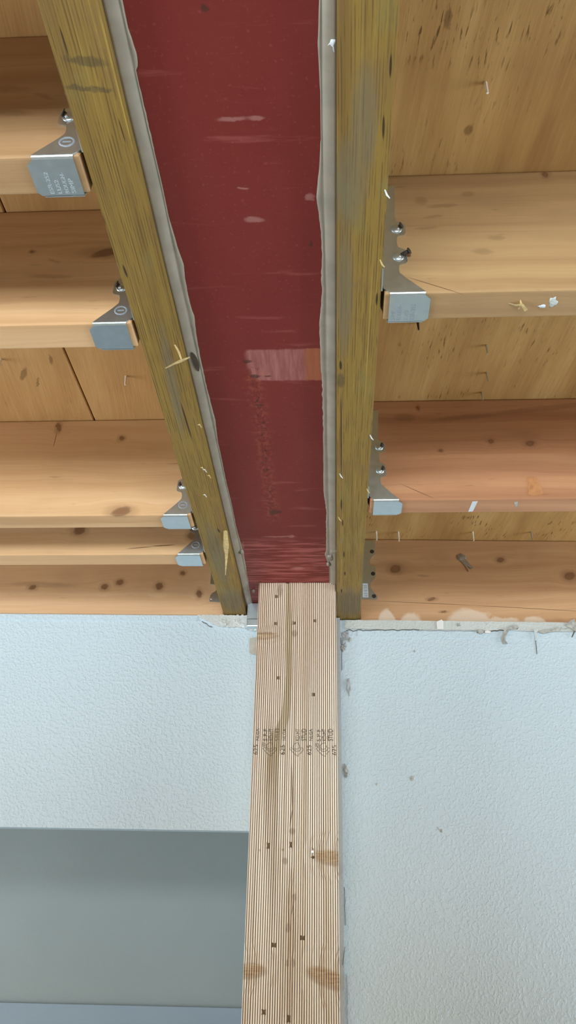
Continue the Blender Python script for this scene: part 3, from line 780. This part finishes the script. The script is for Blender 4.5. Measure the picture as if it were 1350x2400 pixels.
# ------------------------------------------------------------------ joist hangers
SIDE = [(9, 2.0), (44.5, 2.0), (25.4, 21.5), (20.0, 28), (19.4, 34), (20.5, 39.5), (27.0, 41.5), (28.6, 44), (28.0, 59), (26.5, 61), (20.0, 64.5), (19.0, 70), (19.3, 78), (21, 81.5), (27.6, 83), (29.0, 86), (28.8, 97), (26, 99.5), (19.5, 103), (18.5, 108), (20.2, 158), (3, 158), (2.0, 20), (2.6, 7), (6.5, 3.5)]
SEAT = [(9.0, 3.0), (44.5, 3.0), (50.0, 8.5), (50.0, 35.5), (46.5, 39.5), (9.0, 39.5)]
def hanger(name, s, x0, yf, label, ring, nails_out):
    """s = +1 right of the beam, -1 left; local axes: a away from the packer, y into the joist, z up"""
    root = empty(name, (x0 + s * 0.028, yf, Z_J - 0.002))
    tag(root, label, 'joist hanger', 'galvanised joist hangers')
    e = 0.0013
    A = lambda a: x0 + s * a / 1000.0
    zz = lambda z: Z_J + z / 1000.0 - 0.0012
    parts = [plate(SIDE, lambda a, z: (A(a), yf - e, zz(z)), (0, e, 0)),
             plate(SEAT, lambda a, y: (A(a), yf - e + y / 1000.0, zz(-1.0)), (0, 0, e))]
    # rounded fold between the side and the seat
    r = 0.0030; n = 6; v, f = [], []
    for q in range(n + 1):
        t = math.pi / 2 * q / n
        for rr in (r, r - e):
            y = yf - e + r - rr * math.cos(t); z = zz(-1.0) + r - rr * math.sin(t)
            v += [(A(9.0), y, z), (A(44.5), y, z)]
    for q in range(n):
        a, b = q * 4, q * 4 + 4
        f += [(a, a + 1, b + 1, b), (a + 2, b + 2, b + 3, a + 3), (a, b, b + 2, a + 2), (a + 1, a + 3, b + 3, b + 1)]
    parts.append((v, f))
    v, f = join(parts)
    link('stirrup', v, f, M_GALV, root)
    v, f = join([plate([(9, -1.0), (44.5, -1.0), (25.4, 21.5), (19.4, 34), (20, 158), (3, 158), (2, 20)], lambda a, z: (A(a), yf + TH + 0.0001, zz(z)), (0, e, 0))])
    link('back_side', v, f, M_GALV, root)
    v, f = plate([(-27, 8), (-0.5, 4), (-0.5, 158), (-27, 152)], lambda y, z: (x0 + s * 0.0004, yf + y / 1000.0, zz(z)), (s * e, 0, 0))
    link('face_flange', v, f, M_GALV, root)
    for k, (a, z) in enumerate(((22.5, 51), (22.5, 91.5))):
        v, f = blob((A(a - 3.0), yf - e, zz(z)), .0065, .0022, .0065, 0.0, 0.0, 14, 8)
        link('dimple', v, f, M_GALV, root, True)
        v, f = join([rod((A(a - 0.5), yf - 0.001, zz(z + 1.5)), (A(a + 1.6 + nails_out[k]), yf - 0.0042 - nails_out[k] / 2500.0, zz(z + 1.8)), .0022, .0022, 10),
                     rod((A(a + 1.4 + nails_out[k]), yf - 0.0042 - nails_out[k] / 2500.0, zz(z + 1.8)), (A(a + 2.2 + nails_out[k]), yf - 0.0048 - nails_out[k] / 2500.0, zz(z + 1.9)), .0034, .0034, 10)])
        link('nail', v, f, M_DARK, root, True)
        v, f = blob((A(a - 1.6), yf - 0.0038, zz(z - 2.0)), .0016, .0014, .0022, 0, 0, 10, 6)
        link('nail_glint', v, f, M_NAIL, root, True)
    if ring:
        v, f = [], []
        for q in range(24):
            t = 2 * math.pi * q / 24
            for w in range(6):
                u = 2 * math.pi * w / 6
                R = 6.2 + 0.9 * math.cos(u)
                v.append((A(16.5 + R * math.cos(t)), yf - e - 0.0007 * math.sin(u), zz(17.5 + R * math.sin(t) * 0.9)))
        for q in range(24):
            for w in range(6):
                f.append((q * 6 + w, q * 6 + (w + 1) % 6, ((q + 1) % 24) * 6 + (w + 1) % 6, ((q + 1) % 24) * 6 + w))
        v2, f2 = plate([(13, 16.6), (20, 16.6), (20, 18.4), (13, 18.4)], lambda a, z: (A(a), yf - e - 0.0002, zz(z)), (0, 0.0003, 0))
        v, f = join([(v, f), (v2, f2)])
        link('embossed_ring', v, f, M_ETCH, root)
    return root
def stamp_seat(root, s, x0, yf, rows, mat):
    A = lambda a: x0 + s * a / 1000.0
    parts = []
    for a, t, L, h in rows:
        # letters run along the joist thickness, read from the beam side
        if s > 0: o = (A(a + h), yf + 0.036, Z_J - 0.0024); xd, yd = (0, -1, 0), (-1, 0, 0)
        else: o = (A(a), yf + 0.036, Z_J - 0.0024); xd, yd = (0, -1, 0), (-1, 0, 0)
        parts.append(place_text(t, L / 1000.0, h / 1000.0, o, xd, yd, (0, 0, -1)))
    v, f = join(parts)
    link('stamped_lettering', v, f, mat, root)
hR = [('RA', 'galvanised hanger with stamped lettering on nearest joist right of the beam', (0.0, 6.0)),
      ('RB', 'galvanised hanger on second joist right of the beam', (0.0, 0.0))]
for k, lab, no in hR:
    h = hanger('joist_hanger', 1, XR1, jo[k][1](0), lab, False, (6.0, 0.0) if k == 'RA' else (0.0, 0.0))
    if k == 'RA': stamp_seat(h, 1, XR1, jo[k][1](0), [(11.5, 'SIMP', 15, 4.4), (17.5, 'ROUGH-', 21, 4.4), (25.0, 'LUS2', 14, 4.0), (31.0, 'ESR-252', 23, 4.6)], M_ETCH)
hL = [('L1', 'large galvanised hanger with faint stamped lettering on nearest left joist'),
      ('L2', 'galvanised hanger on second joist left of the beam'),
      ('L3', 'galvanised hanger on third joist left of the beam'),
      ('L4', 'smallest galvanised hanger on the joist close behind the third left joist')]
for k, lab in hL:
    h = hanger('joist_hanger', -1, XL0, jo[k][1](0), lab, True, (0.0, 0.0))
    if k == 'L1': stamp_seat(h, -1, XL0, jo[k][1](0), [(15.5, 'SIMP', 15, 3.8), (21.5, 'ROUGH-', 21, 3.6), (28.0, 'LUS2', 14, 3.6), (35.0, 'ESR-252', 22, 3.6)], M_ETCHL)
# flat brackets on the rim joists
yb = jo['RR'][1](0.065)
br = empty('angle_bracket', (0.068, yb, 2.443))
tag(br, 'flat grey bracket with three holes on the right rim joist beside the treated timber', 'bracket', 'rim joist brackets')
PR = [(1, 172), (34, 170), (34.6, 160), (33.3, 141), (28, 136.5), (24, 131), (22.6, 124), (22.8, 117), (33.2, 114.5), (33.6, 92), (29, 84.5), (24, 80), (22.6, 72), (23.5, 65.5), (34.6, 51), (35.5, 46), (33.2, 43.2), (1, 44.5)]
v, f = plate(PR, lambda a, z: (XR1 + a / 1000, yb - .0014, Z_J + z / 1000), (0, .0013, 0)); link('plate', v, f, M_GALV, br)
v, f = plate([(-30, 46), (-0.5, 44.5), (-0.5, 172), (-30, 168)], lambda y, z: (XR1 + .0003, yb + y / 1000, Z_J + z / 1000), (.0013, 0, 0)); link('face_flange', v, f, M_GALV, br)
for a, z in ((27.6, 146.5), (28.2, 98.0), (28.6, 50.2)):
    v, f = rod((XR1 + a / 1000, yb - .0010, Z_J + z / 1000), (XR1 + a / 1000, yb - .0017, Z_J + z / 1000), .0042, .0042, 16); link('hole_shade', v, f, M_DARK, br)  # flat dark discs paint the shadow in the holes; plate is not pierced
v, f = plate([(7, 48), (18, 47.5), (17.5, 77), (7.5, 77.5)], lambda a, z: (XR1 + a / 1000, yb - .0016, Z_J + z / 1000), (0, .0003, 0)); lb = link('sticker', v, f, M_LABEL, br)
bars = [plate([(9.5, z0), (16, z0), (16, z0 + h), (9.5, z0 + h)], lambda a, z: (XR1 + a / 1000, yb - .00175, Z_J + z / 1000), (0, .0002, 0)) for z0, h in ((50, 1.2), (52.5, .8), (55, 2), (60, .8), (62, 1.6), (66, .8), (68, 2.0), (72, 1.2))]
v, f = join(bars); link('barcode_bars', v, f, M_DIRT, lb)
yb = jo['LR'][1](-0.22)
bl = empty('angle_bracket', (-0.222, yb, 2.427))
tag(bl, 'notched grey bracket on the left rim joist, half hidden by the treated timber', 'bracket', 'rim joist brackets')
PL = [(1, 150), (30, 150), (30.2, 64.5), (20, 63.5), (18, 60), (17.6, 51), (21, 47.5), (24, 46.5), (29, 39.5), (29.5, 33), (29, 27.5), (1, 26)]
v, f = plate(PL, lambda a, z: (XL0 - a / 1000, yb - .0014, Z_J + z / 1000), (0, .0013, 0)); link('plate', v, f, M_GALV, bl)
v, f = plate([(-30, 28), (-0.5, 26), (-0.5, 150), (-30, 148)], lambda y, z: (XL0 - .0003, yb + y / 1000, Z_J + z / 1000), (-.0013, 0, 0)); link('face_flange', v, f, M_GALV, bl)
v, f = blob((XL0 - .0255, yb - .0014, Z_J + .0335), .002, .001, .002); link('rivet', v, f, M_NAIL, bl, True)

# ------------------------------------------------------------------ post
post = empty('timber_post', ((P_X0 + P_X1) / 2, (P_Y + 1.4555) / 2, 0.0))
tag(post, 'pale knotty wooden post with grade stamps standing under the red steel beam', 'post')
# front stud with a slightly uneven sawn top
nx = 40
topz = []
for i in range(nx + 1):
    x = P_X0 + (P_X1 - P_X0) * i / nx
    z = Z_F - 0.0006 - 0.0008 * abs(mnoise.noise(Vector((x * 160, 0.2, 0.7))))
    if abs(x + 0.0815) < 0.0022: z -= 0.0022
    if abs(x + 0.0510) < 0.0016: z -= 0.0010
    topz.append((x, z))
def stud(name, y0, y1, tops):
    v, f = [], []
    n = len(tops)
    def row(y, zf): return [(x, y, zf(i)) for i, (x, z) in enumerate(tops)]
    v += row(y0, lambda i: 0.0) + row(y0, lambda i: tops[i][1]) + row(y1, lambda i: tops[i][1]) + row(y1, lambda i: 0.0)
    for r in range(4):
        a, b = r * n, ((r + 1) % 4) * n
        for i in range(n - 1): f.append((a + i, a + i + 1, b + i + 1, b + i))
    f += [(0, n, 2 * n, 3 * n), (n - 1, 4 * n - 1, 3 * n - 1, 2 * n - 1)]
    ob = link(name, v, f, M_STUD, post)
    bm = bmesh.new(); bm.from_mesh(ob.data)
    ed = [e for e in bm.edges if abs(e.verts[0].co.z - e.verts[1].co.z) > 1.0]
    bmesh.ops.bevel(bm, geom=ed, offset=0.0022, segments=3, affect='EDGES', profile=0.5)
    bm.to_mesh(ob.data); bm.free()
    return ob
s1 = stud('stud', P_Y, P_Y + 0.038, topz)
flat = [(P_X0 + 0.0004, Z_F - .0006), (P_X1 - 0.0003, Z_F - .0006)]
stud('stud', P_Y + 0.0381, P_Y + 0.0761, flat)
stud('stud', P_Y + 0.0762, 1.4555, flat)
# fasteners in the post face
for k, (x, z) in enumerate(((-0.0997, 2.3911), (-0.0998, 2.3397), (-0.0680, 2.3412), (-0.0319, 2.3451), (-0.0929, 2.2428), (-0.0335, 2.2145), (-0.1018, 1.9799), (-0.0675, 1.9815), (-0.0890, 1.8463), (-0.0480, 1.8563), (-0.1009, 1.7635), (-0.0658, 1.7561))):
    w, h = (.0026, .0030) if k < 6 else (.0032, .0034)
    if k in (6, 7, 11): w, h = .0022, .0046
    rr = random.Random(k)
    pts = [(-w, -h), (-w * .2, -h * (.6 + .4 * rr.random())), (w, -h), (w * (.7 + .3 * rr.random()), 0), (w, h * .9), (w * .1, h * (.5 + .5 * rr.random())), (-w, h), (-w * (.6 + .4 * rr.random()), 0)]
    v, f = plate(pts, lambda a, b: (x + a, P_Y - 0.0002, z + b), (0, 0.0006, 0))
    link('punched_mark', v, f, M_PUNCH, s1)
v, f = blob((-0.0338, P_Y - 0.0006, 1.9729), .0018, .0014, .0042, 0, 0.2); nl = link('nail_head', v, f, M_NAIL, s1, True)
nl['label'] = 'bright driven nail head'
v, f = plate([(-.0035, -.001), (.0005, -.0035), (.0035, -.001), (.001, .001)], lambda a, b: (-0.0335 + a, P_Y - 0.0002, 1.9655 + b), (0, 0.0004, 0)); link('punched_mark', v, f, M_INK, s1)
# grade stamps, four imprints side by side, letters reading upwards
def stroke(pts, w, closed=False):
    v, f = [], []
    n = len(pts)
    for i, p in enumerate(pts):
        p = Vector(p)
        q0 = Vector(pts[(i - 1) % n] if (closed or i > 0) else pts[i]); q1 = Vector(pts[(i + 1) % n] if (closed or i < n - 1) else pts[i])
        d = (q1 - q0).normalized(); nrm = Vector((-d.y, d.x)) * w / 2
        v += [p + nrm, p - nrm]
    for i in range(n if closed else n - 1):
        a, b = 2 * i, 2 * ((i + 1) % n)
        f.append((a, a + 1, b + 1, b))
    return v, f
def stamp(dx, items):
    parts = []
    yk = P_Y - 0.00012
    up, left, nn = (0, 0, 1), (-1, 0, 0), (0, -1, 0)
    T = lambda t, L, h, x, z: parts.append(place_text(t, L, h, (x + dx, yk, z), up, left, nn))
    if '6' in items: T('625', .0155, .0072, -0.1226, 2.1160)
    if 'n' in items: T('NLGA', .0188, .0052, -0.1212, 2.1388)
    if 's' in items: T('S-P-F', .0190, .0066, -0.1078, 2.1378)
    if 'k' in items: T('KD-HT', .0190, .0066, -0.0990, 2.1385)
    if 'd' in items: T('STUD', .0192, .0080, -0.0882, 2.1385)
    def add(pts, w=.0007, closed=False):
        v, f = stroke(pts, w, closed)
        parts.append(([(a.x + dx, yk, a.y) for a in v], f))
    if 's' in items:
        add([(-0.1138 + .0028 * math.cos(t * .5236), 2.1320 + .0028 * math.sin(t * .5236)) for t in range(12)], .0006, True)
        add([(-0.1138 + .0012 * math.cos(t * .63), 2.1320 + .0012 * math.sin(t * .63)) for t in range(2, 9)], .0006)
    if 'l' in items:
        add([(-0.1085, 2.1270), (-0.1090, 2.1300), (-0.1075, 2.1330), (-0.1040, 2.1350), (-0.1005, 2.1352), (-0.0998, 2.1320), (-0.0985, 2.1295), (-0.1000, 2.1262), (-0.1040, 2.1250), (-0.1070, 2.1255)], closed=True)
        add([(-0.1152, 2.1262), (-0.1120, 2.1282), (-0.1085, 2.1240), (-0.1040, 2.1215), (-0.0995, 2.1222), (-0.0968, 2.1250), (-0.0972, 2.1275), (-0.0935, 2.1270), (-0.0930, 2.1228), (-0.0950, 2.1218), (-0.0970, 2.1185), (-0.0998, 2.1175), (-0.1005, 2.1138), (-0.1060, 2.1165)], closed=True)
    v, f = join(parts)
    link('grade_stamp', v, f, M_INK, s1)
stamp(0.0, '6nslkd')
stamp(0.0432, '6nlkd')
stamp(0.0860, '6nslkd')
stamp(0.1262, '6')

# ------------------------------------------------------------------ wall details
# torn tape strip along the top of the right wall
def ragged_strip(name, x0, x1, yf, z0, z1, proud, amp, freq, seed, mat, parent, top_amp=0.0006, taper=0.0):
    N = 160
    v, f = [], []
    for i in range(N + 1):
        x = x0 + (x1 - x0) * i / N
        nz = mnoise.noise(Vector((x * freq, seed, 0))) * amp + mnoise.noise(Vector((x * freq * 5, seed, 2))) * amp * 0.4
        zt = z1 + mnoise.noise(Vector((x * 220, seed, 5))) * top_amp
        y = yf(x)
        tp = min(1.0, i / N / taper) if taper else 1.0
        nz += (1 - tp) * (z1 - z0 - 0.002)
        v += [(x, y + 0.0005, z0 + nz), (x, y - proud, z0 + nz + 0.0006), (x, y - proud, zt), (x, y + 0.0005, zt)]
    for i in range(N):
        for k in range(4):
            a, b = i * 4 + k, i * 4 + (k + 1) % 4
            f.append((a, b, b + 4, a + 4))
    f += [(0, 1, 2, 3), (4 * N + 3, 4 * N + 2, 4 * N + 1, 4 * N)]
    return link(name, v, f, mat, parent)
ragged_strip('plaster_lip', 0.022, 1.4, yr, 2.3795, 2.3978, 0.0030, 0.0022, 14, 3.0, M_PLASTER, wr, 0.0012)
ragged_strip('plaster_band', 0.045, 1.4, yr, 2.3650, 2.3788, 0.0010, 0.0006, 10, 8.0, M_WALL, wr)
def crack(name, pts, w, yf, mat, parent, depth=0.0034):
    v, f = stroke(pts, w)
    vv = [(a.x, yf(a.x) - depth, a.y) for a in v]
    n = len(vv)
    vv += [(a[0], a[1] + 0.0006, a[2]) for a in vv]
    ff = list(f) + [tuple(i + n for i in reversed(q)) for q in f]
    return link(name, vv, ff, mat, parent)
def wiggle(x0, z0, x1, z1, n, amp, seed):
    out = []
    for i in range(n + 1):
        t = i / n
        k = mnoise.noise(Vector((t * n * 0.45, seed, 0.1))) * amp
        k2 = mnoise.noise(Vector((t * n * 0.45, seed, 4.1))) * amp
        out.append((x0 + (x1 - x0) * t + k2 * 0.5, z0 + (z1 - z0) * t + k))
    return out
crack('crack', wiggle(0.024, 2.376, 0.16, 2.380, 30, .004, 1), .0012, yr, M_CRACK, wr)
crack('crack', wiggle(0.155, 2.378, 0.275, 2.378, 26, .002, 2), .0007, yr, M_DIRT, wr)
crack('crack', wiggle(0.268, 2.3755, 0.345, 2.384, 18, .003, 3), .0018, yr, M_CRACK, wr)
crack('crack', wiggle(0.376, 2.378, 0.450, 2.388, 18, .003, 4), .0020, yr, M_DIRT, wr)
crack('crack', wiggle(0.376, 2.378, 0.3745, 2.336, 12, .002, 5), .0012, yr, M_CRACK, wr, 0.0014)
# torn scraps of paper and dirt
def scrap(x, z, pts, mat, yf, parent, proud=0.0045, tilt=0.004):
    v, f = plate(pts, lambda a, b: (x + a, yf(x) - proud - abs(b) * 0.12, z + b), (0, 0.0011, 0))
    return link('torn_scrap', v, f, mat, parent)
scrap(0.2000, 2.3895, [(-.006, -.009), (.006, -.009), (.0062, .006), (.004, .010), (-.004, .007), (-.0062, .005)], M_FRAME, yr, wr)
scrap(0.2745, 2.3775, [(-.006, .001), (-.003, -.005), (.003, -.005), (.007, 0), (.004, .004), (-.003, .004)], M_DIRT, yr, wr)
scrap(0.2880, 2.3765, [(-.006, -.002), (.004, -.0035), (.006, .001), (0, .003), (-.005, .002)], M_FRAME, yr, wr)
scrap(0.3170, 2.3660, [(.004, .018), (-.001, .010), (-.006, -.002), (-.004, -.013), (.005, -.012), (.002, -.006), (.003, .001), (.009, .012), (.010, .018)], M_DIRT, yr, wr)
scrap(0.3350, 2.3855, [(-.012, -.002), (-.004, .003), (.008, .006), (.012, 0), (.004, -.003), (-.006, -.005)], M_DIRT, yr, wr)
scrap(0.3755, 2.3700, [(-.002, .012), (.008, .013), (.002, .004), (.0005, -.010), (-.0015, -.010)], M_PLASTER, yr, wr)
scrap(0.4020, 2.3800, [(-.02, -.002), (-.008, .002), (.01, .004), (.024, .008), (.020, .0), (.0, -.003), (-.012, -.006)], M_DIRT, yr, wr)
scrap(0.4480, 2.3900, [(-.016, .002), (-.004, .010), (.004, .014), (.006, .0), (.003, -.012), (-.006, -.004)], M_DIRT, yr, wr)
scrap(0.4465, 2.3760, [(-.005, -.008), (-.003, -.008), (.004, .004), (.002, .006)], M_CRACK, yr, wr)
scrap(0.2350, 2.3905, [(-.003, -.003), (.003, -.003), (.0025, .003), (-.0025, .002)], M_DIRT, yr, wr)
for (x, z, r) in ((0.1325, 2.1085, .0026), (0.1770, 2.0245, .0018), (0.1500, 2.338, .0016), (0.072, 2.098, .0014)):
    v, f = blob((x, yr(x) - 0.0006, z), r, .0008, r * 1.4, x * 40, 0.8); link('speck', v, f, M_DIRT, wr)
crack('crack', [(0.1705, 2.0300), (0.1735, 2.0265), (0.1765, 2.0245)], .0007, yr, M_DIRT, wr, 0.0008)
# broken plaster corner by the post, right
yj = lambda x: yr(x)
for k, (x, z, rx, rz) in enumerate(((0.0235, 2.3690, .0075, .0065), (0.0180, 2.3560, .0050, .0070), (0.0300, 2.3590, .0030, .0035), (0.0170, 2.3420, .0040, .0060), (0.0215, 2.3480, .0030, .0040), (0.0265, 2.2700, .0040, .0140), (0.0190, 2.1200, .0045, .0080), (0.0220, 2.1120, .0028, .0040))):
    v, f = blob((x, yj(x) - 0.0002, z), rx, .0032, rz, k * 2.7, 0.9, 12, 8)
    link('plaster_crumb', v, f, M_DIRT if k in (2, 3, 6) else M_JOINT, wr)
crack('crack', wiggle(0.0150, 2.352, 0.0150, 2.300, 10, .001, 9), .0010, yr, M_CRACK, wr, 0.0012)
crack('crack', wiggle(0.0145, 1.935, 0.0150, 1.880, 10, .002, 10), .0008, yr, M_CRACK, wr, 0.0012)
crack('crack', wiggle(0.0140, 1.850, 0.0100, 1.825, 6, .002, 11), .0008, lambda x: 1.456, M_CRACK, wr, 0.0012)
crack('crack', wiggle(0.0165, 1.812, 0.0170, 1.700, 26, .0035, 12), .0010, yr, M_DIRT, wr, 0.0012)
# left wall: lip of old ceiling plaster and broken corner by the post
ragged_strip('plaster_lip', -1.4, -0.255, yl, 2.3870, 2.3975, 0.0016, 0.0010, 12, 21.0, M_WALL, wl, 0.0016)
ragged_strip('plaster_lip', -0.255, -0.135, yl, 2.3745, 2.3985, 0.0045, 0.0050, 26, 22.0, M_PLASTER, wl, 0.0022, 0.35)
crack('crack', wiggle(-0.246, 2.3850, -0.226, 2.3735, 8, .002, 14), .0012, yl, M_CRACK, wl, 0.0050)
for k, (x, z, rx, rz) in enumerate(((-0.1530, 2.3740, .0060, .0050), (-0.1660, 2.3790, .0070, .0050), (-0.1430, 2.3700, .0050, .0030), (-0.1800, 2.3840, .0080, .0060), (-0.2050, 2.3830, .0100, .0060))):
    v, f = blob((x, yl(x) - 0.0040, z), rx, .0028, rz, k * 3.3 + 1, 0.9, 12, 8)
    link('plaster_crumb', v, f, M_PLASTER, wl)
for k, (z, r) in enumerate(((2.012, .004), (1.985, .003), (1.945, .005), (1.90, .003), (1.86, .004), (1.80, .003))):
    v, f = blob((-0.1335, 1.463, z), .0030, .003, r, k * 2.1, 0.8); link('plaster_crumb', v, f, M_FRAME, wl)
# shim and steel plate squeezed in beside the post head
sh = link('shim', *plate([(-0.1550, 2.3520), (-0.1330, 2.3560), (-0.1330, 2.3180), (-0.1500, 2.3230), (-0.1545, 2.3270)], lambda a, b: (a, yl(a) - 0.006, b), (0, 0.005, 0)), M_CARD)
tag(sh, 'small grey shim wedged between the left wall and the wooden post', 'shim')
bp = empty('bearing_bracket', (-0.146, 1.425, 2.365))
tag(bp, 'shiny metal bracket peeking out left of the post head beneath the beam', 'bracket')
box('upright', -0.1600, -0.1320, 1.4280, 1.4300, 2.3850, 2.4160, M_GALV, bp, 0.0004, 1)
box('foot', -0.1600, -0.1320, 1.4280, 1.4460, 2.3700, 2.3850, M_GALV, bp, 0.0015, 2)
